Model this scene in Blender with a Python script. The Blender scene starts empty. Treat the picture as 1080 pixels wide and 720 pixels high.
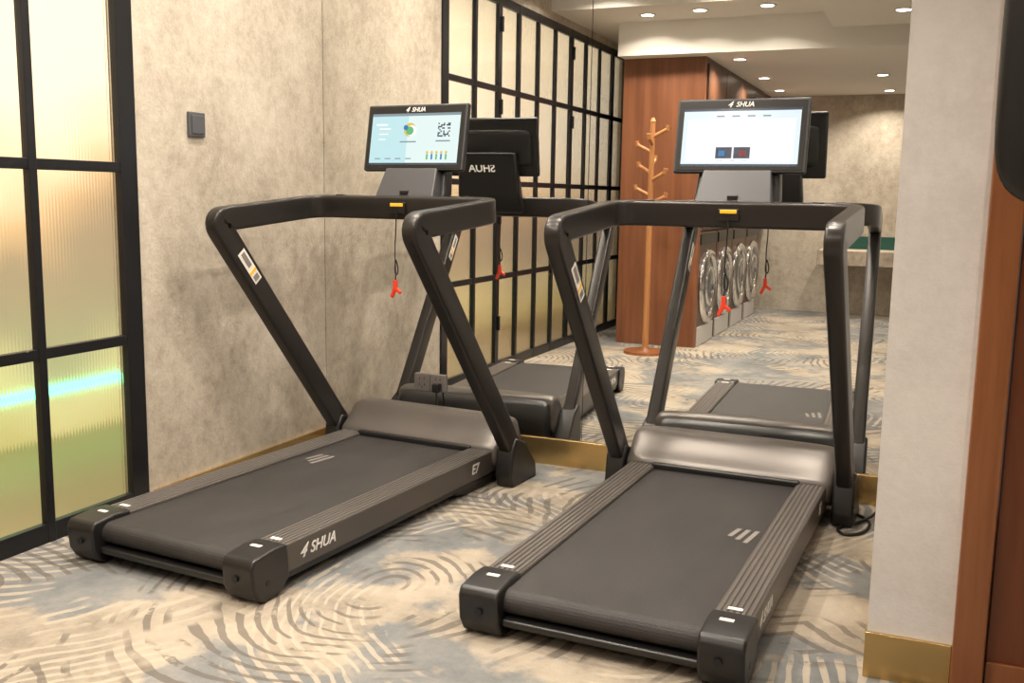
import bpy, bmesh, math, random
from mathutils import Vector, Matrix
random.seed(3)
H = 1.25
XW = -2.270*H      # left wall
YM = 3.42*H        # mirror plane
RM = 6.84
XP = -0.075*H      # pillar left side
YP = 2.14*H        # pillar front
YB = -2.50*H       # back wall
XR = 2.2
S = bpy.context.scene
COL = S.collection

# ---------------------------------------------------------------- materials
def pm(name, col, rough=0.5, metal=0.0, bump=None, emis=None, estr=0, spec=None, coat=0):
    m = bpy.data.materials.new(name); m.use_nodes = True
    nt = m.node_tree; b = nt.nodes['Principled BSDF']
    b.inputs['Base Color'].default_value = (*col, 1)
    b.inputs['Roughness'].default_value = rough
    b.inputs['Metallic'].default_value = metal
    if spec is not None: b.inputs['Specular IOR Level'].default_value = spec
    if coat: b.inputs['Coat Weight'].default_value = coat
    if emis:
        b.inputs['Emission Color'].default_value = (*emis, 1)
        b.inputs['Emission Strength'].default_value = estr
    if bump:
        sc, st = bump
        tc = nt.nodes.new('ShaderNodeTexCoord')
        n = nt.nodes.new('ShaderNodeTexNoise'); n.inputs['Scale'].default_value = sc; n.inputs['Detail'].default_value = 3
        bp = nt.nodes.new('ShaderNodeBump'); bp.inputs['Strength'].default_value = st; bp.inputs['Distance'].default_value = 0.01
        nt.links.new(tc.outputs['Object'], n.inputs['Vector'])
        nt.links.new(n.outputs['Fac'], bp.inputs['Height'])
        nt.links.new(bp.outputs['Normal'], b.inputs['Normal'])
    return m

class NT:
    def __init__(s, m):
        s.nt = m.node_tree; s.b = s.nt.nodes['Principled BSDF']
    def n(s, t, **kw):
        x = s.nt.nodes.new(t)
        for k, v in kw.items(): setattr(x, k, v)
        return x
    def l(s, a, b): s.nt.links.new(a, b)
    def math(s, op, a, b=None, clamp=False):
        x = s.n('ShaderNodeMath', operation=op); x.use_clamp = clamp
        for i, v in enumerate((a, b)):
            if v is None: continue
            if isinstance(v, (int, float)): x.inputs[i].default_value = v
            else: s.l(v, x.inputs[i])
        return x.outputs[0]
    def noise(s, vec, scale, detail=2, rough=0.5, w=None):
        x = s.n('ShaderNodeTexNoise'); x.inputs['Scale'].default_value = scale
        x.inputs['Detail'].default_value = detail; x.inputs['Roughness'].default_value = rough
        s.l(vec, x.inputs['Vector']); return x
    def ramp(s, fac, stops, interp='LINEAR'):
        r = s.n('ShaderNodeValToRGB'); cr = r.color_ramp; cr.interpolation = interp
        while len(cr.elements) < len(stops): cr.elements.new(0.5)
        for e, (p, c) in zip(cr.elements, stops):
            e.position = p; e.color = (*c, 1) if len(c) == 3 else c
        s.l(fac, r.inputs['Fac']); return r.outputs['Color']
    def mix(s, fac, a, b):
        x = s.n('ShaderNodeMix', data_type='RGBA')
        if isinstance(fac, (int, float)): x.inputs[0].default_value = fac
        else: s.l(fac, x.inputs[0])
        for i, v in ((6, a), (7, b)):
            if isinstance(v, tuple): x.inputs[i].default_value = (*v, 1)
            else: s.l(v, x.inputs[i])
        return x.outputs[2]
    def mapping(s, vec, scale=(1,1,1), loc=(0,0,0)):
        x = s.n('ShaderNodeMapping'); x.inputs['Scale'].default_value = scale; x.inputs['Location'].default_value = loc
        s.l(vec, x.inputs['Vector']); return x.outputs[0]

def plaster(name, c1, c2, c3, bump=0.25, lo=0.40, hi=0.60):
    m = pm(name, c1, 0.75); t = NT(m)
    tc = t.n('ShaderNodeTexCoord').outputs['Object']
    a = t.noise(t.mapping(tc, (1.2, 1.2, 0.8)), 2.0, 8, 0.68).outputs['Fac']
    b = t.noise(tc, 20, 7, 0.8).outputs['Fac']
    f = t.math('ADD', t.math('MULTIPLY', a, 0.55), t.math('MULTIPLY', b, 0.45))
    c = t.ramp(f, [(lo, c1), (0.5, c2), (hi, c3)])
    t.l(c, t.b.inputs['Base Color'])
    bp = t.n('ShaderNodeBump'); bp.inputs['Strength'].default_value = bump; bp.inputs['Distance'].default_value = 0.01
    t.l(t.noise(tc, 60, 5, 0.7).outputs['Fac'], bp.inputs['Height'])
    t.l(bp.outputs[0], t.b.inputs['Normal'])
    return m

def wood(name, c1, c2, rough=0.3, axis='Z', sc=1.0):
    m = pm(name, c1, rough); t = NT(m)
    tc = t.n('ShaderNodeTexCoord').outputs['Object']
    s = {'Z': (14, 14, 0.8), 'Y': (14, 0.8, 14), 'X': (0.8, 14, 14)}[axis]
    v = t.mapping(tc, tuple(k*sc for k in s))
    f = t.noise(v, 1.5, 6, 0.6).outputs['Fac']
    c = t.ramp(f, [(0.35, c1), (0.65, c2)])
    t.l(c, t.b.inputs['Base Color'])
    return m

M_wall = plaster('beige_textured_wallpaper', (0.325, 0.275, 0.215), (0.465, 0.405, 0.325), (0.58, 0.52, 0.43), 0.35, 0.39, 0.61)
M_wallR = plaster('pale_grey_wallpaper', (0.60, 0.57, 0.55), (0.66, 0.63, 0.61), (0.71, 0.68, 0.66), 0.15)
M_ceil = pm('ceiling_paint', (0.76, 0.73, 0.68), 0.9)
M_brass = pm('brushed_brass', (0.60, 0.41, 0.17), 0.26, 0.9, bump=(30, 0.05))
M_black = pm('black_plastic', (0.010, 0.0095, 0.0095), 0.36)
M_frame = pm('dark_satin_metal', (0.034, 0.030, 0.028), 0.30, 0.45)
M_rail = pm('grey_brown_rail', (0.105, 0.092, 0.083), 0.36, 0.4)
M_ridge = pm('rail_ridge', (0.15, 0.135, 0.123), 0.36, 0.4)
M_hood = pm('hood_satin_grey', (0.120, 0.106, 0.096), 0.33, 0.4)
M_belt = pm('running_belt_rubber', (0.021, 0.018, 0.0175), 0.52)
_t = NT(M_belt); _tc = _t.n('ShaderNodeTexCoord').outputs['Object']
_t.l(_t.ramp(_t.noise(_t.mapping(_tc, (3, 1, 1)), 3, 5, 0.7).outputs['Fac'], [(0.35, (0.018, 0.0155, 0.015)), (0.65, (0.028, 0.0245, 0.0235))]), _t.b.inputs['Base Color'])
_bp = _t.n('ShaderNodeBump'); _bp.inputs['Strength'].default_value = 0.35; _bp.inputs['Distance'].default_value = 0.01
_t.l(_t.noise(_tc, 350, 2, 0.6).outputs['Fac'], _bp.inputs['Height']); _t.l(_bp.outputs[0], _t.b.inputs['Normal'])
M_neck = pm('console_grey', (0.075, 0.075, 0.08), 0.4, 0.3)
M_white = pm('white_print', (0.75, 0.74, 0.72), 0.5)
M_mark = pm('belt_mark_grey', (0.22, 0.195, 0.18), 0.6)
M_label = pm('label_paper', (0.80, 0.76, 0.70), 0.5)
M_red = pm('red_plastic', (0.75, 0.05, 0.02), 0.35)
M_orange = pm('amber_badge', (0.95, 0.52, 0.03), 0.4)
M_steelblk = pm('black_steel_frame', (0.012, 0.012, 0.014), 0.35, 0.3)
M_mirror = pm('mirror_silver', (0.90, 0.90, 0.88), 0.0, 1.0)
M_wood = wood('walnut_veneer', (0.15, 0.052, 0.022), (0.22, 0.083, 0.037), 0.35)
M_wood_d = wood('dark_walnut', (0.07, 0.028, 0.014), (0.11, 0.046, 0.023), 0.35)
M_door = wood('door_red_walnut', (0.12, 0.031, 0.012), (0.175, 0.052, 0.020), 0.3)
M_casing = wood('casing_walnut', (0.20, 0.068, 0.024), (0.28, 0.105, 0.04), 0.3)
M_oak = wood('coat_rack_oak', (0.36, 0.15, 0.05), (0.48, 0.22, 0.08), 0.4)
M_chrome = pm('chrome', (0.75, 0.75, 0.76), 0.12, 1.0)
M_glassdk = pm('door_glass_grey', (0.16, 0.17, 0.18), 0.10)
M_white_en = pm('white_enamel', (0.62, 0.61, 0.59), 0.3)
M_grey_sw = pm('switch_grey', (0.11, 0.11, 0.12), 0.35, 0.3)
M_sock = pm('socket_grey', (0.19, 0.17, 0.16), 0.4, 0.2)
M_green = pm('green_tile', (0.02, 0.09, 0.07), 0.3)
M_marble = plaster('beige_marble', (0.30, 0.24, 0.18), (0.45, 0.38, 0.30), (0.6, 0.52, 0.43), 0.0)
M_corrfl = pm('corridor_floor_stone', (0.62, 0.52, 0.34), 0.6)

# carpet --------------------------------------------------------
def carpet():
    m = pm('swirl_carpet', (0.5, 0.45, 0.38), 0.95); t = NT(m)
    tc = t.n('ShaderNodeTexCoord').outputs['Object']
    def distort(vec, scale, amt, detail=2):
        nz = t.noise(vec, scale, detail, 0.5)
        sub = t.n('ShaderNodeVectorMath', operation='SUBTRACT'); t.l(nz.outputs['Color'], sub.inputs[0]); sub.inputs[1].default_value = (0.5,)*3
        scl = t.n('ShaderNodeVectorMath', operation='SCALE'); t.l(sub.outputs[0], scl.inputs[0]); scl.inputs['Scale'].default_value = amt
        add = t.n('ShaderNodeVectorMath', operation='ADD'); t.l(vec, add.inputs[0]); t.l(scl.outputs[0], add.inputs[1])
        return add.outputs[0]
    P = distort(distort(tc, 1.3, 0.42, 1), 6, 0.045)
    def vor(scale, loc):
        v = t.n('ShaderNodeTexVoronoi', voronoi_dimensions='2D'); v.inputs['Scale'].default_value = scale; v.inputs['Randomness'].default_value = 0.85
        t.l(t.mapping(P, (1, 1, 1), loc), v.inputs['Vector']); return v.outputs['Distance']
    S1, S2 = 0.62, 0.52
    d1 = vor(S1, (0.3, 0.1, 0)); d2 = vor(S2, (3.7, 1.9, 0))
    thick = t.noise(tc, 3.5, 2, 0.5).outputs['Fac']
    def rings(d, sc, period, lo):
        s = t.math('SINE', t.math('MULTIPLY', d, 2*math.pi/(period*sc)))
        s = t.math('ADD', t.math('MULTIPLY', s, 0.5), t.math('MULTIPLY', thick, 0.8))
        return t.ramp(s, [(lo, (0,0,0)), (lo+0.10, (1,1,1))])
    r1 = rings(d1, S1, 0.056, 0.58); r2 = rings(d2, S2, 0.048, 0.56)
    def mask(loc, sc, a, b, det=3):
        return t.ramp(t.noise(t.mapping(tc, (1,1,1), loc), sc, det, 0.6).outputs['Fac'], [(a, (0,0,0)), (b, (1,1,1))])
    m1 = mask((5, 2, 0), 1.7, 0.48, 0.52); m2 = mask((1, 8, 0), 1.6, 0.46, 0.50)
    brk = mask((9, 9, 0), 5.5, 0.38, 0.42, 4); brk2 = mask((2, 3, 0), 6.0, 0.38, 0.43, 4)
    zone = mask((2.35, 4.1, 0), 1.3, 0.485, 0.525, 6)
    tone = t.noise(tc, 3.0, 6, 0.72).outputs['Fac']
    grey = t.ramp(tone, [(0.38, (0.145, 0.155, 0.160)), (0.52, (0.205, 0.210, 0.208)), (0.66, (0.29, 0.275, 0.25))])
    beige = t.ramp(tone, [(0.36, (0.25, 0.215, 0.17)), (0.5, (0.375, 0.32, 0.25)), (0.66, (0.45, 0.39, 0.31))])
    base = t.mix(zone, grey, beige)
    c = t.mix(t.math('MULTIPLY', t.math('MULTIPLY', r2, m2), t.math('MULTIPLY', brk2, 0.75)), base, (0.48, 0.41, 0.32))
    c = t.mix(t.math('MULTIPLY', t.math('MULTIPLY', r1, m1), t.math('MULTIPLY', brk, 0.72)), c, (0.105, 0.088, 0.075))
    pile = t.noise(tc, 260, 2, 0.6).outputs['Fac']
    c2 = t.mix(t.math('MULTIPLY', pile, 0.35), c, (0.18, 0.16, 0.14))
    t.l(c2, t.b.inputs['Base Color'])
    bp = t.n('ShaderNodeBump'); bp.inputs['Strength'].default_value = 0.5; bp.inputs['Distance'].default_value = 0.01
    t.l(pile, bp.inputs['Height']); t.l(bp.outputs[0], t.b.inputs['Normal'])
    t.b.inputs['Specular IOR Level'].default_value = 0.1
    return m
M_carpet = carpet()

def frosted():
    m = pm('reeded_frosted_glass', (1.0, 0.96, 0.89), 0.13); t = NT(m)
    t.b.inputs['Transmission Weight'].default_value = 1.0
    t.b.inputs['IOR'].default_value = 1.25
    tc = t.n('ShaderNodeTexCoord').outputs['Object']
    w = t.n('ShaderNodeTexWave', wave_type='BANDS', bands_direction='Y'); w.inputs['Scale'].default_value = 22
    t.l(tc, w.inputs['Vector'])
    bp = t.n('ShaderNodeBump'); bp.inputs['Strength'].default_value = 0.10; bp.inputs['Distance'].default_value = 0.004
    t.l(w.outputs['Fac'], bp.inputs['Height']); t.l(bp.outputs[0], t.b.inputs['Normal'])
    return m
M_frost = frosted()

def glow_wall():  # self-glowing backdrop; corridor light painted as an emission gradient by height
    m = pm('painted_glow_backdrop', (0.5, 0.45, 0.35), 0.9); t = NT(m)
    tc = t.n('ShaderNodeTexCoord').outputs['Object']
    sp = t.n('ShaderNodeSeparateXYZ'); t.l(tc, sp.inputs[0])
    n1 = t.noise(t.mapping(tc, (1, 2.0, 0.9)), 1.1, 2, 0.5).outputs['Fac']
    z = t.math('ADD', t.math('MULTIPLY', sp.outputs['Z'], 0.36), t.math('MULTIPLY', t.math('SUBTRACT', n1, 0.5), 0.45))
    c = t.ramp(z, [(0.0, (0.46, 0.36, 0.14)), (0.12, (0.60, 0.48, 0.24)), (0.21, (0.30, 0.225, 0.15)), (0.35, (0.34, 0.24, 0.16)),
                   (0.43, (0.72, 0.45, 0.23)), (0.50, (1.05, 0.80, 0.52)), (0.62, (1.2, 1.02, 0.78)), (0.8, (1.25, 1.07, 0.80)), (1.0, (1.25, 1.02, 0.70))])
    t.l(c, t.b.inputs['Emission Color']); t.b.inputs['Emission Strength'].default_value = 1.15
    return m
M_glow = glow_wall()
M_neon = pm('green_neon', (0.1, 0.6, 0.3), 0.4, emis=(0.10, 1.0, 0.45), estr=5)
M_lamp = pm('lamp_lens', (1, 1, 1), 0.4, emis=(1.0, 0.9, 0.75), estr=14)

# ---------------------------------------------------------------- mesh helpers
def link(o, parent=None):
    COL.objects.link(o)
    if parent: o.parent = parent
    return o
def mesh_obj(name, verts, faces, mat, parent=None, smooth=False):
    me = bpy.data.meshes.new(name); me.from_pydata([tuple(v) for v in verts], [], faces); me.validate()
    bm = bmesh.new(); bm.from_mesh(me); bmesh.ops.recalc_face_normals(bm, faces=bm.faces); bm.to_mesh(me); bm.free()
    if mat: me.materials.append(mat)
    if smooth:
        for p in me.polygons: p.use_smooth = True
    return link(bpy.data.objects.new(name, me), parent)
def bevel(o, w, seg=2):
    if w:
        b = o.modifiers.new('Bevel', 'BEVEL'); b.width = w; b.segments = seg; b.limit_method = 'ANGLE'; b.angle_limit = math.radians(30)
        o.modifiers.new('WN', 'WEIGHTED_NORMAL')
        for p in o.data.polygons: p.use_smooth = True
    return o
def box(name, lo, hi, mat, parent=None, bv=0, seg=2):
    x0,y0,z0 = lo; x1,y1,z1 = hi
    v = [(x0,y0,z0),(x1,y0,z0),(x1,y1,z0),(x0,y1,z0),(x0,y0,z1),(x1,y0,z1),(x1,y1,z1),(x0,y1,z1)]
    f = [(0,3,2,1),(4,5,6,7),(0,1,5,4),(1,2,6,5),(2,3,7,6),(3,0,4,7)]
    return bevel(mesh_obj(name, v, f, mat, parent), bv, seg)
def multibox(name, boxes, mat, parent=None, bv=0):
    v = []; f = []
    for lo, hi in boxes:
        n = len(v); x0,y0,z0 = lo; x1,y1,z1 = hi
        v += [(x0,y0,z0),(x1,y0,z0),(x1,y1,z0),(x0,y1,z0),(x0,y0,z1),(x1,y0,z1),(x1,y1,z1),(x0,y1,z1)]
        f += [tuple(n+i for i in q) for q in [(0,3,2,1),(4,5,6,7),(0,1,5,4),(1,2,6,5),(2,3,7,6),(3,0,4,7)]]
    return bevel(mesh_obj(name, v, f, mat, parent), bv)
def prof_x(name, pts, x0, x1, mat, parent=None, bv=0, seg=2):
    n = len(pts)
    v = [(x0, y, z) for y, z in pts] + [(x1, y, z) for y, z in pts]
    f = [tuple(range(n)), tuple(range(2*n-1, n-1, -1))] + [(i, (i+1) % n, n+(i+1) % n, n+i) for i in range(n)]
    return bevel(mesh_obj(name, v, f, mat, parent), bv, seg)
def loft_x(name, prof, stations, c, mat, parent=None, sub=2):
    v = []; f = []; n = len(prof)
    for x, sy, sz in stations:
        for y, z in prof: v.append((x, c[0]+(y-c[0])*sy, c[1]+(z-c[1])*sz))
    for k in range(len(stations)-1):
        for i in range(n):
            j = (i+1) % n
            f.append((k*n+i, k*n+j, (k+1)*n+j, (k+1)*n+i))
    f.append(tuple(range(n))); f.append(tuple((len(stations)-1)*n+i for i in reversed(range(n))))
    o = mesh_obj(name, v, f, mat, parent, True)
    if sub:
        s = o.modifiers.new('Sub', 'SUBSURF'); s.levels = sub; s.render_levels = sub
    return o
def fillet(pts, rad, n=8):
    pts = [Vector(p) for p in pts]; out = [pts[0]]
    for i in range(1, len(pts)-1):
        a, p, b = pts[i-1], pts[i], pts[i+1]; r = rad[i-1]
        p0 = p + (a-p).normalized()*r; p2 = p + (b-p).normalized()*r
        for k in range(n+1):
            u = k/n; out.append(p0*(1-u)**2 + p*2*u*(1-u) + p2*u*u)
    out.append(pts[-1]); return out
def sweep(name, pts, side, w, d, mat, parent=None, r=0.015, rs=3):
    sec = []
    for cx, cy, a0 in ((w/2-r, d/2-r, 0), (-w/2+r, d/2-r, 90), (-w/2+r, -d/2+r, 180), (w/2-r, -d/2+r, 270)):
        for k in range(rs+1):
            a = math.radians(a0+90*k/rs); sec.append((cx+r*math.cos(a), cy+r*math.sin(a)))
    n = len(sec); v = []; f = []; s = Vector(side)
    for i, p in enumerate(pts):
        t = (pts[min(i+1, len(pts)-1)] - pts[max(i-1, 0)]).normalized()
        s = (s - t*s.dot(t)).normalized(); nn = t.cross(s)
        for a, b in sec: v.append(p + s*a + nn*b)
    for k in range(len(pts)-1):
        for i in range(n):
            j = (i+1) % n; f.append((k*n+i, k*n+j, (k+1)*n+j, (k+1)*n+i))
    f.append(tuple(range(n))); f.append(tuple((len(pts)-1)*n+i for i in reversed(range(n))))
    o = mesh_obj(name, v, f, mat, parent, True)
    e = o.modifiers.new('ES', 'EDGE_SPLIT'); e.split_angle = math.radians(40)
    return o
def cyl(name, p0, p1, r0, r1, mat, parent=None, n=24):
    p0, p1 = Vector(p0), Vector(p1); t = (p1-p0).normalized()
    s = t.orthogonal().normalized(); q = t.cross(s)
    v = [p0 + (s*math.cos(2*math.pi*i/n)+q*math.sin(2*math.pi*i/n))*r0 for i in range(n)]
    v += [p1 + (s*math.cos(2*math.pi*i/n)+q*math.sin(2*math.pi*i/n))*r1 for i in range(n)]
    f = [(i, (i+1) % n, n+(i+1) % n, n+i) for i in range(n)] + [tuple(range(n)), tuple(range(2*n-1, n-1, -1))]
    o = mesh_obj(name, v, f, mat, parent, True)
    e = o.modifiers.new('ES', 'EDGE_SPLIT'); e.split_angle = math.radians(40)
    return o
def torus(name, c, axis, R, r, mat, parent=None, n=40, m=10, flat=1.0):
    a = Vector(axis).normalized(); s = a.orthogonal().normalized(); q = a.cross(s); c = Vector(c)
    v = []; f = []
    for i in range(n):
        th = 2*math.pi*i/n; d = s*math.cos(th)+q*math.sin(th)
        for k in range(m):
            ph = 2*math.pi*k/m; v.append(c + d*(R+r*math.cos(ph)) + a*r*flat*math.sin(ph))
    for i in range(n):
        for k in range(m):
            f.append((i*m+k, ((i+1) % n)*m+k, ((i+1) % n)*m+(k+1) % m, i*m+(k+1) % m))
    return mesh_obj(name, v, f, mat, parent, True)
def tube(name, pts, r, mat, parent=None):
    cu = bpy.data.curves.new(name, 'CURVE'); cu.dimensions = '3D'; cu.bevel_depth = r; cu.bevel_resolution = 3
    sp = cu.splines.new('NURBS'); sp.points.add(len(pts)-1); sp.use_endpoint_u = True; sp.order_u = 3
    for p, q in zip(sp.points, pts): p.co = (*q, 1)
    cu.materials.append(mat)
    return link(bpy.data.objects.new(name, cu), parent)
def text(name, s, size, loc, rot, mat, parent=None, shear=0, align='CENTER'):
    cu = bpy.data.curves.new(name, 'FONT'); cu.body = s; cu.size = size; cu.extrude = 0.0006; cu.shear = shear
    cu.align_x = align; cu.align_y = 'CENTER'; cu.offset = size*0.015; cu.materials.append(mat)
    o = link(bpy.data.objects.new(name, cu), parent); o.location = loc; o.rotation_euler = rot
    return o
def empty(name, loc=(0,0,0), rz=0, parent=None):
    o = link(bpy.data.objects.new(name, None), parent); o.location = loc; o.rotation_euler = (0, 0, rz); o.empty_display_size = 0.1
    return o

# ---------------------------------------------------------------- room shell
ZT = 3.1
CX0, CX1 = -2.0*H, -1.45*H
box('floor', (XW-0.12, YB-0.15, -0.1), (XR+0.15, YM+0.15, 0), M_carpet)
box('floor_corridor', (XW-1.3, YB-0.15, -0.1), (XW-0.12, YM+1.2, 0), M_corrfl)
WIN1 = 2.397*H; WIN0 = -0.9; WTOP = 2.07*H
multibox('wall_left', [((XW-0.12, WIN1, 0), (XW, YM, ZT)), ((XW-0.12, WIN0, WTOP), (XW, WIN1, ZT)), ((XW-0.12, YB, 0), (XW, WIN0, ZT))], M_wall)
box('wall_mirror_side', (XW-0.12, YM+0.018, 0), (XP+0.0, YM+0.15, ZT), M_wall)
box('wall_pillar', (XP, YP, 0), (0.09*H, YM+0.15, ZT), M_wallR)
box('wall_right_return', (0.09*H+0.9, YP, 0), (XR+0.15, YP+0.15, ZT), M_wallR)
box('wall_over_door', (0.09*H, YP, 2.15), (0.09*H+0.9, YP+0.15, ZT), M_wallR)
box('wall_right', (XR, YB, 0), (XR+0.15, YP, ZT), M_wallR)
box('wall_back', (XW-0.12, YB-0.15, 0), (XR+0.15, YB, ZT), M_wall)
ZL = 1.91*H; ZC = 2.12*H; ZH = 2.27*H
multibox('ceiling', [((CX0, YB, ZL), (XR, 0.39*H, ZT-0.01)),
                     ((XW-0.1, YB, ZC+0.002), (CX0, 0.39*H, ZT-0.012)),
                     ((XW-0.1, 0.39*H, ZC), (XR, 0.92*H, ZT-0.01)),
                     ((XW-0.1, 0.92*H, ZH), (XR, YM+0.1, ZT-0.01)),
                     ((-0.64*H, 0.58*H, 2.0*H), (XR, YP, ZT-0.012))], M_ceil)
# baseboards
multibox('baseboard_left', [((XW, WIN1+0.03, 0), (XW+0.012, YM, 0.05))], M_brass)
box('baseboard_mirror', (XW+0.012, YM-0.012, 0), (XP, YM+0.018, 0.125), M_brass, bv=0.002)
box('baseboard_pillar', (XP-0.004, YP-0.012, 0), (0.09*H, YP, 0.125), M_brass, bv=0.002)
box('baseboard_pillar_side', (XP-0.004, YP, 0), (XP, YM-0.012, 0.125), M_brass)
# mirrors
XJ = -1.156*H
mir = empty('wall_mirror')
box('mirror_panel_a', (XW+0.002, YM, 0.126), (XJ-0.0015, YM+0.008, ZH-0.01), M_mirror, mir)
box('mirror_panel_b', (XJ+0.0015, YM, 0.126), (XP-0.002, YM+0.008, ZH-0.01), M_mirror, mir)
box('mirror_backing', (XW+0.001, YM+0.0085, 0.126), (XP-0.001, YM+0.017, ZH-0.01), M_black, mir)

# window ----------------------------------------------------------
win = empty('window_1')
bars = []
zs = [0.541*H, 1.064*H, 1.575*H]
xf0, xf1 = XW-0.022, XW+0.010
def vbar(y, w): bars.append(((xf0, y-w/2, 0.0), (xf1, y+w/2, WTOP)))
vbar(WIN1-0.045, 0.085)
ys = [2.01*H, 1.70*H, 1.42*H, 1.12*H, 0.83*H, 0.53*H, 0.24*H, -0.06*H, -0.36*H, -0.66*H]
for i, y in enumerate(ys):
    vbar(y, 0.060 if i in (1, 5, 8) else 0.034)
vbar(WIN0+0.04, 0.08)
for z in zs: bars.append(((xf0, WIN0, z-0.019), (xf1-0.003, WIN1, z+0.019)))
bars.append(((xf0, WIN0, 0), (xf1-0.002, WIN1, 0.07)))
bars.append(((xf0, WIN0, WTOP-0.06), (xf1-0.002, WIN1, WTOP)))
multibox('steel_muntins', bars, M_steelblk, win, 0.002)
box('frosted_pane', (XW-0.016, WIN0, 0.03), (XW-0.010, WIN1-0.02, WTOP-0.02), M_frost, win)
for y in (1.70*H, 0.53*H):
    for z in (0.35, 1.1, 1.85, 2.4):
        cyl('hinge', (xf1+0.010, y, z-0.05), (xf1+0.010, y, z+0.05), 0.012, 0.012, M_steelblk, win, 12)
# neighbouring corridor: backdrop wall with its light painted in as emission, plus neon tube
box('wall_corridor_glow', (XW-1.3, YB, 0), (XW-1.2, YM+1.2, ZT), M_glow)
nx = XW-0.9
neon = cyl('neon_tube_light', (nx, 2.2, 0.317), (nx, 4.35, 0.317), 0.020, 0.020, M_neon)
cyl('neon_bracket', (nx, 4.2, 0.0), (nx, 4.2, 0.30), 0.008, 0.008, M_black, neon, 8)

# door -------------------------------------------------------------
dx = 0.09*H
multibox('trim_door_casing', [((dx, YP-0.035, 0), (dx+0.075, YP+0.10, 2.22)), ((dx+0.9-0.075, YP-0.035, 0), (dx+0.9, YP+0.10, 2.22)),
                       ((dx+0.075, YP-0.035, 2.14), (dx+0.9-0.075, YP+0.10, 2.22))], M_casing, bv=0.004)
door = empty('door_1')
box('door_leaf', (dx+0.08, YP+0.0, 0.008), (dx+0.82, YP+0.04, 2.135), M_door, door, 0.003)
multibox('door_mouldings', [((dx+0.08, YP-0.012, 0.008), (dx+0.82, YP, 0.10))], M_casing, door, 0.003)
cyl('door_handle', (dx+0.76, YP-0.05, 1.0), (dx+0.66, YP-0.05, 1.0), 0.01, 0.01, M_brass, door)
cyl('door_handle_stem', (dx+0.76, YP+0.0, 1.0), (dx+0.76, YP-0.05, 1.0), 0.01, 0.01, M_brass, door)

# wall fittings ------------------------------------------------------
sw = empty('light_switch')
sy, sz = 2.67*H, 1.213*H
box('switch_plate', (XW, sy-0.050, sz-0.050), (XW+0.012, sy+0.050, sz+0.050), M_grey_sw, sw, 0.004)
box('switch_rocker', (XW+0.012, sy-0.035, sz-0.037), (XW+0.016, sy+0.035, sz+0.037), M_grey_sw, sw, 0.002)
so = empty('power_socket')
sx, sz = -1.785*H, 0.268*H
for k in (-1, 1):
    box('socket_plate', (sx+k*0.044-0.043, YM-0.012, sz-0.043), (sx+k*0.044+0.043, YM, sz+0.043), M_sock, so, 0.004)
    for ox, oz in ((-0.012, 0.02), (0.012, 0.02), (-0.014, -0.012), (0.014, -0.012), (0, -0.024)):
        box('socket_slot', (sx+k*0.044+ox-0.002, YM-0.0125, sz+oz-0.006), (sx+k*0.044+ox+0.002, YM-0.011, sz+oz+0.006), M_black, so)
box('plug', (sx+0.028, YM-0.05, sz-0.04), (sx+0.066, YM-0.012, sz+0.004), M_black, so, 0.006)
tube('plug_cable', [(sx+0.047, YM-0.035, sz-0.03), (sx+0.05, YM-0.04, sz-0.12), (sx+0.08, YM-0.05, 0.08), (sx+0.2, YM-0.07, 0.007), (sx+0.4, YM-0.07, 0.007)], 0.005, M_black, so)

# ---------------------------------------------------------------- treadmill
M_scr1 = pm('screen_cyan_white', (0,0,0), 0.2, emis=(0.58, 0.86, 0.90), estr=0.95)
M_scr2 = pm('screen_blue_white', (0,0,0), 0.2, emis=(0.82, 0.93, 1.0), estr=1.0)
M_uiw = pm('ui_white', (0,0,0), 0.2, emis=(1, 1, 1), estr=1.0)
M_uipale = pm('ui_pale', (0,0,0), 0.2, emis=(0.80, 0.95, 0.93), estr=0.98)
M_uig = pm('ui_green', (0,0,0), 0.2, emis=(0.15, 0.62, 0.25), estr=0.8)
M_uiy = pm('ui_yellow', (0,0,0), 0.2, emis=(0.9, 0.6, 0.08), estr=0.9)
M_uid = pm('ui_dark', (0.02,0.02,0.03), 0.2, emis=(0.05, 0.08, 0.12), estr=0.6)
M_uigr = pm('ui_grey', (0,0,0), 0.2, emis=(0.35, 0.45, 0.5), estr=0.7)
M_uir = pm('ui_red', (0,0,0), 0.2, emis=(0.35, 0.06, 0.05), estr=0.7)
M_uib = pm('ui_blue', (0,0,0), 0.2, emis=(0.05, 0.25, 0.6), estr=0.8)

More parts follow.
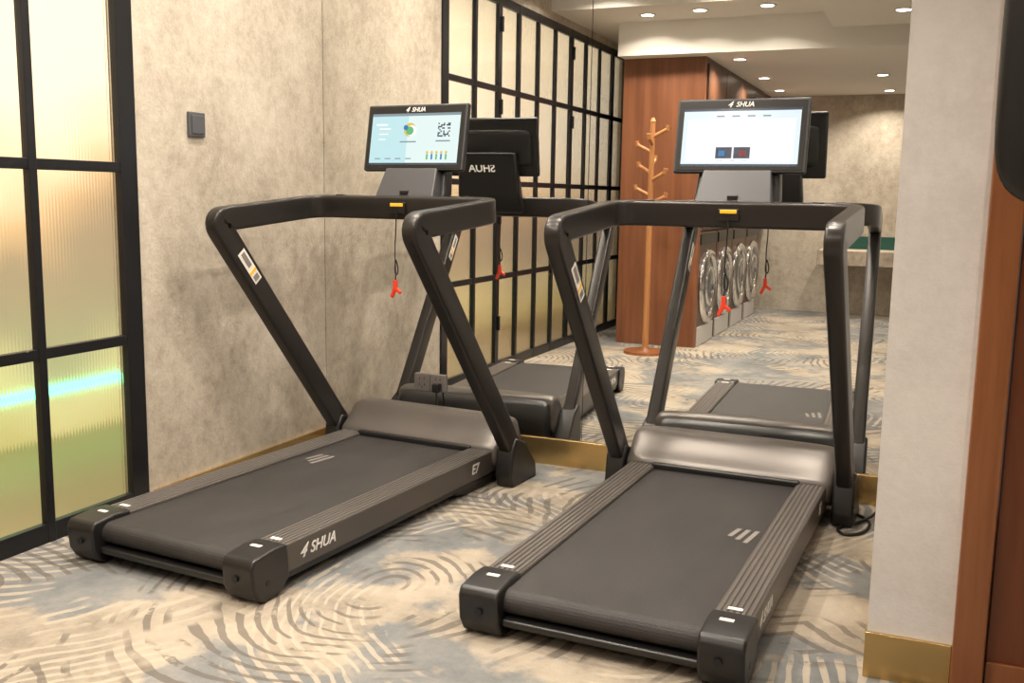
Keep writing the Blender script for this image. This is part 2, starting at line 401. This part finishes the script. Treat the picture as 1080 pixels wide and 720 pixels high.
def treadmill(name, loc, rot, mode):
    T = empty(name, loc, rot)
    # belt
    c = (0.035, 0.104); r = 0.036
    top = [(1.60, c[1]+r)] + [(c[0]-r*math.sin(math.radians(a)), c[1]+r*math.cos(math.radians(a))) for a in range(0, 181, 15)] + [(1.60, c[1]-r)]
    prof_x('running_belt', top, -0.287, 0.287, M_belt, T)
    for s in (-1, 1):
        a, b = sorted((s*0.285, s*0.398))
        box('side_rail', (a, 0.10, 0.055), (b, 1.58, 0.152), M_rail, T, 0.008, 3)
        rid = []
        for k in range(6):
            x = s*(0.300+0.0165*k); rid.append(((x-0.005, 0.125, 0.150), (x+0.005, 1.50, 0.1550)))
        multibox('rail_ridges', rid, M_ridge, T, 0.0015)
        a, b = sorted((s*0.30, s*0.392))
        box('rail_skirt', (a, 0.10, 0.035), (b, 1.56, 0.06), M_black, T, 0.004)
        prof = [(-0.035, 0.052), (-0.042, 0.125), (-0.028, 0.150), (0.06, 0.160), (0.125, 0.157), (0.135, 0.05), (0.095, 0.012), (0.02, 0.0), (-0.01, 0.010)]
        a, b = sorted((s*0.283, s*0.408))
        prof_x('end_cap', prof, a, b, M_black, T, 0.010, 3)
        cyl('cap_bolt', (s*0.34, -0.045, 0.085), (s*0.34, -0.030, 0.085), 0.011, 0.011, M_steelblk, T, 16)
        cyl('cap_bolt', (s*0.4095, 0.03, 0.06), (s*0.40, 0.03, 0.06), 0.010, 0.010, M_steelblk, T, 16)
        box('cap_label', (s*0.34-0.022, 0.050, 0.1580), (s*0.34+0.016, 0.066, 0.1608), M_label, T)
        box('cap_label', (s*0.34-0.020, 0.14, 0.1552), (s*0.34+0.020, 0.156, 0.1566), M_label, T)
    box('rear_guard', (-0.285, -0.012, 0.040), (0.285, 0.05, 0.064), M_black, T, 0.008)
    box('under_frame', (-0.28, 0.08, 0.036), (0.28, 1.6, 0.066), M_black, T, 0.004)
    for s in (-1, 1):
        cyl('levelling_foot', (s*0.33, 1.30, 0), (s*0.33, 1.30, 0.04), 0.045, 0.03, M_black, T)
    prof_x('incline_frame', [(1.20, 0.02), (1.28, 0.0), (1.66, 0.0), (1.70, 0.04), (1.70, 0.09), (1.25, 0.06)], -0.38, 0.38, M_black, T, 0.008)
    # hood
    st = [(-0.425, .55, .70), (-0.42, .88, .93), (-0.395, .96, .985), (-0.3, 1, 1), (0, 1, 1), (0.3, 1, 1), (0.395, .96, .985), (0.42, .88, .93), (0.425, .55, .70)]
    hp = [(1.470, 0.05), (1.462, 0.150), (1.468, 0.172), (1.515, 0.200), (1.575, 0.262), (1.600, 0.276), (1.68, 0.278), (1.71, 0.250), (1.71, 0.05)]
    loft_x('hood_cover', hp, st, (1.62, 0.05), M_hood, T)
    box('hood_lip', (-0.30, 1.452, 0.135), (0.30, 1.50, 0.165), M_black, T, 0.008)
    mp = [(1.62, 0.03), (1.62, 0.20), (1.64, 0.250), (1.70, 0.262), (1.745, 0.235), (1.772, 0.17), (1.772, 0.08), (1.74, 0.03)]
    st2 = [(x*0.955, a, b) for x, a, b in st]
    loft_x('motor_cover', mp, st2, (1.66, 0.03), M_black, T)
    box('motor_label', (0.12, 1.764, 0.11), (0.20, 1.7675, 0.145), M_label, T)
    # frame
    X = 0.462
    EL = (0.745, 1.135); CR = (1.375, 1.190); FT = (1.60, 0.08)
    pts = fillet([(X, FT[0], FT[1]), (X, EL[0], EL[1]), (X, CR[0], CR[1]), (-X, CR[0], CR[1]), (-X, EL[0], EL[1]), (-X, FT[0], FT[1])],
                 [0.055, 0.11, 0.11, 0.055], 10)
    sweep('handle_frame', pts, (1, 0, 0), 0.060, 0.098, M_frame, T, 0.011, 4)
    fp = [(1.475, 0.0), (1.455, 0.05), (1.475, 0.165), (1.51, 0.215), (1.60, 0.18), (1.70, 0.07), (1.71, 0.0)]
    for s in (-1, 1):
        a, b = sorted((s*0.422, s*0.504))
        prof_x('upright_boot', fp, a, b, M_black, T, 0.012, 3)
    up = Vector((0, EL[0]-FT[0], EL[1]-FT[1])).normalized(); nn = Vector((0, -up.z, up.y))
    def upquad(nm, xs, t0, t1, w0, w1, mat):
        P = Vector((0, EL[0], EL[1]))
        vs = []
        for xx in (xs, xs+0.0012*(1 if xs < 0 else -1)):
            for t, w in ((t0, w0), (t1, w0), (t1, w1), (t0, w1)):
                p = P - up*t + nn*w; vs.append((xx, p.y, p.z))
        mesh_obj(nm, vs, [(0,1,2,3),(4,5,6,7),(0,1,5,4),(1,2,6,5),(2,3,7,6),(3,0,4,7)], mat, T)
    xi = -X+0.0302
    upquad('warning_label', xi, 0.17, 0.33, -0.028, 0.018, M_label)
    upquad('warning_label_stripe', xi+0.0012, 0.27, 0.283, -0.026, 0.016, M_orange)
    upquad('warning_label_text', xi+0.0012, 0.18, 0.25, -0.018, 0.004, M_mark)
    upquad('warning_label_text', xi+0.0012, 0.295, 0.32, -0.020, 0.010, M_mark)
    # crossbar key socket + cord
    fy = CR[0]-0.031
    box('key_socket', (-0.040, fy-0.010, 1.165), (0.040, fy+0.004, 1.212), M_black, T, 0.004)
    box('key_badge', (-0.032, fy-0.014, 1.194), (0.032, fy-0.009, 1.208), M_orange, T, 0.002)
    tube('safety_cord', [(0, fy-0.012, 1.18), (0.004, fy-0.02, 1.10), (-0.004, fy-0.02, 1.0), (0.003, fy-0.02, 0.91)], 0.0026, M_black, T)
    tube('safety_cord_loop', [(0.003, fy-0.02, 0.97), (0.016, fy-0.02, 0.94), (0.01, fy-0.02, 0.90), (-0.006, fy-0.02, 0.92), (0.003, fy-0.02, 0.97)], 0.003, M_black, T)
    v = [(-0.007, 0, 0.004), (0.007, 0, 0.004), (0.010, 0, -0.03), (0.032, 0, -0.045), (0.026, 0, -0.056), (0.004, 0, -0.042), (-0.012, 0, -0.075), (-0.023, 0, -0.068), (-0.008, 0, -0.03)]
    n = len(v)
    clipv = [(x, fy-0.028, 0.88+z) for x, y, z in v] + [(x, fy-0.014, 0.88+z) for x, y, z in v]
    bevel(mesh_obj('safety_clip', clipv, [tuple(range(n)), tuple(range(2*n-1, n-1, -1))] + [(i, (i+1) % n, n+(i+1) % n, n+i) for i in range(n)], M_red, T), 0.002)
    tube('clip_ring', [(0.003, fy-0.02, 0.91), (0.0, fy-0.02, 0.88)], 0.003, M_black, T)
    for s in (-1, 1):
        box('speed_button', (s*0.32-0.02, CR[0]-0.015, 1.237), (s*0.32+0.02, CR[0]+0.015, 1.242), M_black, T, 0.002)
    # console
    C = empty('console', (0, 1.475, 1.490), 0, T); C.rotation_euler = (math.radians(-10), 0, 0)
    k = 1.18
    box('monitor_case', (-0.216*k, 0.0, -0.130*1.12), (0.216*k, 0.026, 0.130*1.12), M_black, C, 0.010, 4)
    box('monitor_bezel', (-0.213*k, -0.004, -0.127*1.12), (0.213*k, 0.004, 0.127*1.12), M_neck, C, 0.010, 4)
    box('monitor_glass', (-0.208*k, -0.006, -0.122*1.12), (0.208*k, -0.001, 0.122*1.12), M_black, C, 0.006, 4)
    scr = M_scr1 if mode == 1 else M_scr2
    K = 1.15
    U = empty('screen_group', (0, 0, 0), 0, C); U.scale = (k, 1, K)
    box('screen', (-0.190, -0.0072, -0.103), (0.190, -0.006, 0.090), scr, U)
    def ui(x0, z0, x1, z1, m, d=0.0078): box('screen_item', (x0, -d, z0), (x1, -0.0070, z1), m, U)
    def disc(x, z, r, m, d=0.0082): cyl('screen_icon', (x, -0.0070, z), (x, -d, z), r, r, m, U, 24)
    if mode == 1:
        ui(-0.190, 0.080, 0.190, 0.090, M_uigr)
        ui(-0.03, -0.097, 0.190, 0.080, M_uipale, 0.0075)
        ui(-0.170, 0.045, -0.12, 0.052, M_uiw)
        for q in range(3): ui(-0.155, 0.030-0.02*q, -0.105-0.01*q, 0.035-0.02*q, M_uiw)
        disc(-0.020, 0.028, 0.026, M_uiy); disc(-0.012, 0.024, 0.021, M_uiw, 0.0086); disc(-0.020, 0.024, 0.016, M_uig, 0.009); disc(-0.038, 0.036, 0.010, M_uib, 0.0094)
        ui(-0.06, -0.020, 0.01, -0.015, M_uigr)
        for i in range(9):
            for j in range(9):
                if random.random() < 0.55 or (i in (0, 8) and j in (0, 8)): ui(0.100+i*0.0058, 0.000+j*0.0058, 0.1055+i*0.0058, 0.0055+j*0.0058, M_uid, 0.0084)
        ui(0.095, -0.018, 0.155, -0.013, M_uigr, 0.0084)
        for q in range(4): ui(-0.165+0.045*q, -0.083, -0.140+0.045*q, -0.079, M_uigr)
        for q in range(5):
            ui(0.06+0.020*q, -0.085, 0.067+0.020*q, -0.064, M_uib if q % 2 else M_uig, 0.0084); disc(0.0635+0.020*q, -0.058, 0.005, M_uiy, 0.009)
        ui(-0.190, -0.103, 0.190, -0.097, M_uid)
    else:
        ui(-0.190, 0.082, 0.190, 0.090, M_uid)
        for q in range(4): ui(-0.08+0.05*q, 0.062, -0.055+0.05*q, 0.067, M_uigr)
        ui(-0.175, -0.09, 0.175, 0.055, M_uiw)
        ui(-0.075, -0.078, -0.022, -0.040, M_uid, 0.0084); ui(-0.016, -0.078, 0.037, -0.040, M_uid, 0.0084)
        ui(-0.065, -0.070, -0.045, -0.052, M_uib, 0.009); ui(0.00, -0.070, 0.025, -0.052, M_uir, 0.009)
        for q in range(3): ui(-0.070+0.04*q, -0.086, -0.05+0.04*q, -0.083, M_uigr)
        ui(-0.190, -0.103, 0.190, -0.097, M_uid)
    text('monitor_logo', 'SHUA', 0.027, (0.010, -0.0068, 0.119), (math.radians(90), 0, 0), M_white, C, 0.25)
    text('monitor_logo_mark', '4', 0.032, (-0.048, -0.0068, 0.119), (math.radians(90), 0, 0), M_white, C, 0.4)
    loft_x('console_back', [(0.02, -0.11), (0.02, 0.10), (0.04, 0.09), (0.045, 0.0), (0.04, -0.10)],
           [(-0.22, .6, .8), (-0.215, .9, .97), (-0.12, 1, 1), (0.12, 1, 1), (0.215, .9, .97), (0.22, .6, .8)], (0.02, -0.02), M_black, C, 2)
    # neck
    def slab(nm, rows, mat, bv):
        v = []
        for z, hw, y0, y1 in rows: v += [(-hw, y0, z), (hw, y0, z), (hw, y1, z), (-hw, y1, z)]
        m_ = len(rows); f = [(0, 1, 2, 3), tuple(4*(m_-1)+i for i in range(4))]
        for q in range(m_-1):
            for i in range(4): j = (i+1) % 4; f.append((4*q+i, 4*q+j, 4*q+4+j, 4*q+4+i))
        bevel(mesh_obj(nm, v, f, mat, T), bv)
    slab('console_neck', [(1.205, 0.145, 1.375, 1.45), (1.25, 0.145, 1.390, 1.46), (1.36, 0.130, 1.445, 1.50)], M_neck, 0.006)
    box('neck_badge', (-0.020, 1.384, 1.246), (0.020, 1.40, 1.262), M_black, T, 0.002)
    slab('console_rear_support', [(1.16, 0.16, 1.385, 1.46), (1.25, 0.165, 1.45, 1.52), (1.46, 0.150, 1.505, 1.555)], M_black, 0.012)
    text('console_back_logo', 'SHUA', 0.055, (-0.02, 1.548, 1.38), (math.radians(90-14), 0, math.radians(180)), M_white, T, 0.25)
    # side logos
    for s in (1, -1):
        rz = math.radians(90) if s > 0 else math.radians(-90)
        text('rail_logo', 'SHUA', 0.052, (s*0.3985, 0.31, 0.104), (math.radians(90), 0, rz), M_white, T, 0.3)
        text('rail_logo_mark', '4', 0.062, (s*0.3985, 0.31-s*0.105, 0.104), (math.radians(90), 0, rz), M_white, T, 0.5)
        text('model_print', 'E7', 0.058, (s*0.3985, 1.33, 0.105), (math.radians(90), 0, rz), M_white, T, 0.2)
    bx, by = (-0.20, 1.03) if mode == 1 else (0.215, 0.80)
    vs = []; fs = []
    for q in range(3):
        x = bx+(q-1)*0.030; L = 0.03+0.022*q
        n = len(vs)
        vs += [(x-0.010, by-L, 0.1408), (x+0.006, by-L, 0.1408), (x+0.022, by+0.06, 0.1408), (x+0.006, by+0.06, 0.1408)]
        fs.append((n, n+1, n+2, n+3))
    mesh_obj('belt_mark', vs, fs, M_mark, T)
    return T

T1 = treadmill('treadmill', (-1.775*H, 1.92*H, 0), math.radians(-4.5), 1)
T2 = treadmill('treadmill.001', (-0.617*H, 1.965*H, 0), math.radians(-2.0), 2)
tube('power_cable', [(-0.34, 4.16, 0.03), (-0.22, 4.10, 0.007), (-0.15, 4.02, 0.007), (-0.17, 3.86, 0.007), (-0.24, 3.80, 0.007), (-0.28, 3.88, 0.007), (-0.2, 3.98, 0.007), (-0.13, 4.1, 0.02), (-0.12, 4.18, 0.15), (-0.115, 4.24, 0.3)], 0.006, M_black)

# ---------------------------------------------------------------- things behind the camera (seen in the mirror)
clo = empty('wood_cabinet_wall')
CY = 0.24*H
box('end_panel', (CX0, CY-0.06, 0), (CX1, CY, ZL), M_wood, clo)
box('upper_cabinet', (CX0, YB, 0.98), (CX1, CY-0.06, ZL), M_wood_d, clo)
for k in range(4):
    box('cabinet_door', (CX1, CY-0.06-0.74*(k+1)+0.005, 1.0), (CX1+0.018, CY-0.06-0.74*k-0.005, ZL-0.05), M_wood_d, clo, 0.003)
for k in range(4):
    y1 = CY-0.07-0.74*k; y0 = y1-0.72
    Wm = empty('washing_machine')
    box('washer_body', (CX0+0.02, y0, 0.0), (CX1-0.01, y1, 0.97), M_wood_d, Wm, 0.012)
    yc = (y0+y1)/2; zc = 0.49
    torus('door_ring', (CX1+0.0, yc, zc), (1, 0, 0), 0.285, 0.040, M_chrome, Wm, 48, 12, 0.9)
    cyl('door_glass', (CX1-0.02, yc, zc), (CX1+0.025, yc, zc), 0.26, 0.18, M_glassdk, Wm, 40)
    torus('door_inner_ring', (CX1+0.02, yc, zc), (1, 0, 0), 0.16, 0.018, M_chrome, Wm, 40, 8)
    box('control_panel', (CX1-0.012, y0+0.03, 0.86), (CX1+0.002, y1-0.03, 0.95), M_black, Wm, 0.003)
    box('kick_plate', (CX1-0.012, y0+0.08, 0.0), (CX1+0.004, y1-0.03, 0.16), M_white_en, Wm, 0.003)

rack = empty('coat_rack', (-1.688*H, (RM-6.226)*H, 0))
cyl('rack_base', (0, 0, 0), (0, 0, 0.022), 0.175, 0.170, M_casing, rack, 40)
cyl('rack_hub', (0, 0, 0.022), (0, 0, 0.05), 0.05, 0.03, M_casing, rack)
cyl('rack_pole', (0, 0, 0.03), (0, 0, 1.84), 0.026, 0.02, M_oak, rack)
cyl('rack_tip', (0, 0, 1.84), (0, 0, 1.87), 0.024, 0.010, M_oak, rack)
for a, z, L in ((0, 1.72, 0.12), (180, 1.60, 0.12), (20, 1.38, 0.13), (200, 1.44, 0.12), (90, 1.66, 0.10), (270, 1.50, 0.10), (0, 1.20, 0.12), (180, 1.26, 0.12)):
    a = math.radians(a); d = Vector((math.cos(a), math.sin(a), 0))
    p = d*L + Vector((0, 0, z+L*0.5)); cyl('rack_peg', Vector((0, 0, z)), p, 0.015, 0.015, M_oak, rack, 14)
    cyl('rack_peg_tip', p-Vector((0,0,0.012)), p+Vector((0, 0, 0.03))+d*0.008, 0.016, 0.019, M_oak, rack, 14)

van = empty('vanity_counter')
box('counter_slab', (-0.93*H, YB, 0.56), (0.9, YB+0.5, 0.72), M_marble, van, 0.006)
box('counter_splash', (-0.80*H, YB, 0.72), (0.9, YB+0.02, 0.86), M_green, van)
for x in (-1.0, 0.0, 0.8): box('counter_bracket', (x-0.03, YB, 0.0), (x+0.03, YB+0.06, 0.56), M_wall, van)

# free standing display at the right edge of view
fd = empty('floor_stand_display', (0.0, 0, 0))
fx, fyy = 0.340, 1.86
loft = loft_x('display_head', [(fyy-0.02, 1.20), (fyy-0.02, 1.86), (fyy+0.035, 1.86), (fyy+0.035, 1.20)],
       [(fx-0.265, .3, .55), (fx-0.258, .8, .78), (fx-0.215, 1, 0.97), (fx, 1, 1), (fx+0.215, 1, 0.97), (fx+0.258, .8, .78), (fx+0.265, .3, .55)], (fyy, 1.53), M_black, fd, 3)
cyl('display_pole', (fx, fyy+0.02, 0.02), (fx, fyy+0.02, 1.5), 0.025, 0.02, M_black, fd)
cyl('display_base', (fx, fyy+0.02, 0), (fx, fyy+0.02, 0.025), 0.09, 0.08, M_black, fd, 40)

# ---------------------------------------------------------------- lights
def downlight(x, y, z, power, r=0.045, size=0.12, spread=140, col=(1.0, 0.90, 0.77)):
    power *= 0.60
    o = torus('downlight', (x, y, z-0.003), (0, 0, 1), r+0.012, 0.010, M_white_en, None, 32, 8, 0.5)
    cyl('lens', (x, y, z-0.006), (x, y, z-0.001), r, r, M_lamp, o, 24)
    L = bpy.data.lights.new('downlight_lamp', 'AREA'); L.shape = 'DISK'; L.size = size; L.energy = power; L.color = col
    L.spread = math.radians(spread)
    lo = link(bpy.data.objects.new('downlight_lamp', L), o); lo.location = (x, y, z-0.015)
for x, Y in ((-1.743, 6.21), (-1.404, 6.154), (-1.0, 6.12)): downlight(x*H, (RM-Y)*H, ZC, 16)
for x, Y in ((-1.27, 6.79), (-1.284, 7.88), (-1.3, 8.79), (-0.44, 9.0), (-0.44, 7.9)): downlight(x*H, (RM-Y)*H, ZL, 26)
for y in (1.5, 2.45, 3.4):
    for x in (-2.35, -1.45, -0.6): downlight(x, y, ZH, 26)  # unseen grid of fixtures, added to light the gym zone bright and smooth
downlight(-2.45, 4.0, ZH, 12); downlight(-0.5, 4.05, ZH, 10)
downlight(0.5, 1.5, 2.0*H, 16); downlight(0.4, 0.9, 2.0*H, 12); downlight(-0.3, 1.3, 2.0*H, 14)

w = bpy.data.worlds.new('World'); S.world = w; w.use_nodes = True
w.node_tree.nodes['Background'].inputs[0].default_value = (0.9, 0.85, 0.78, 1)
w.node_tree.nodes['Background'].inputs[1].default_value = 0.3

# ---------------------------------------------------------------- camera
cam = bpy.data.cameras.new('camera'); cam.lens = 35.0; cam.sensor_width = 36; cam.clip_start = 0.02
co = bpy.data.objects.new('camera', cam); COL.objects.link(co)
r = Vector((0.9204, 0.3907, 0.0158)).normalized(); bk = Vector((0.3845, -0.9116, 0.1453)); bk = (bk - r*bk.dot(r)).normalized(); u = bk.cross(r)
Mx = Matrix((r, u, bk)).transposed().to_4x4(); Mx.translation = Vector((0, 0, H))
co.matrix_world = Mx
S.camera = co
S.view_settings.view_transform = 'Standard'
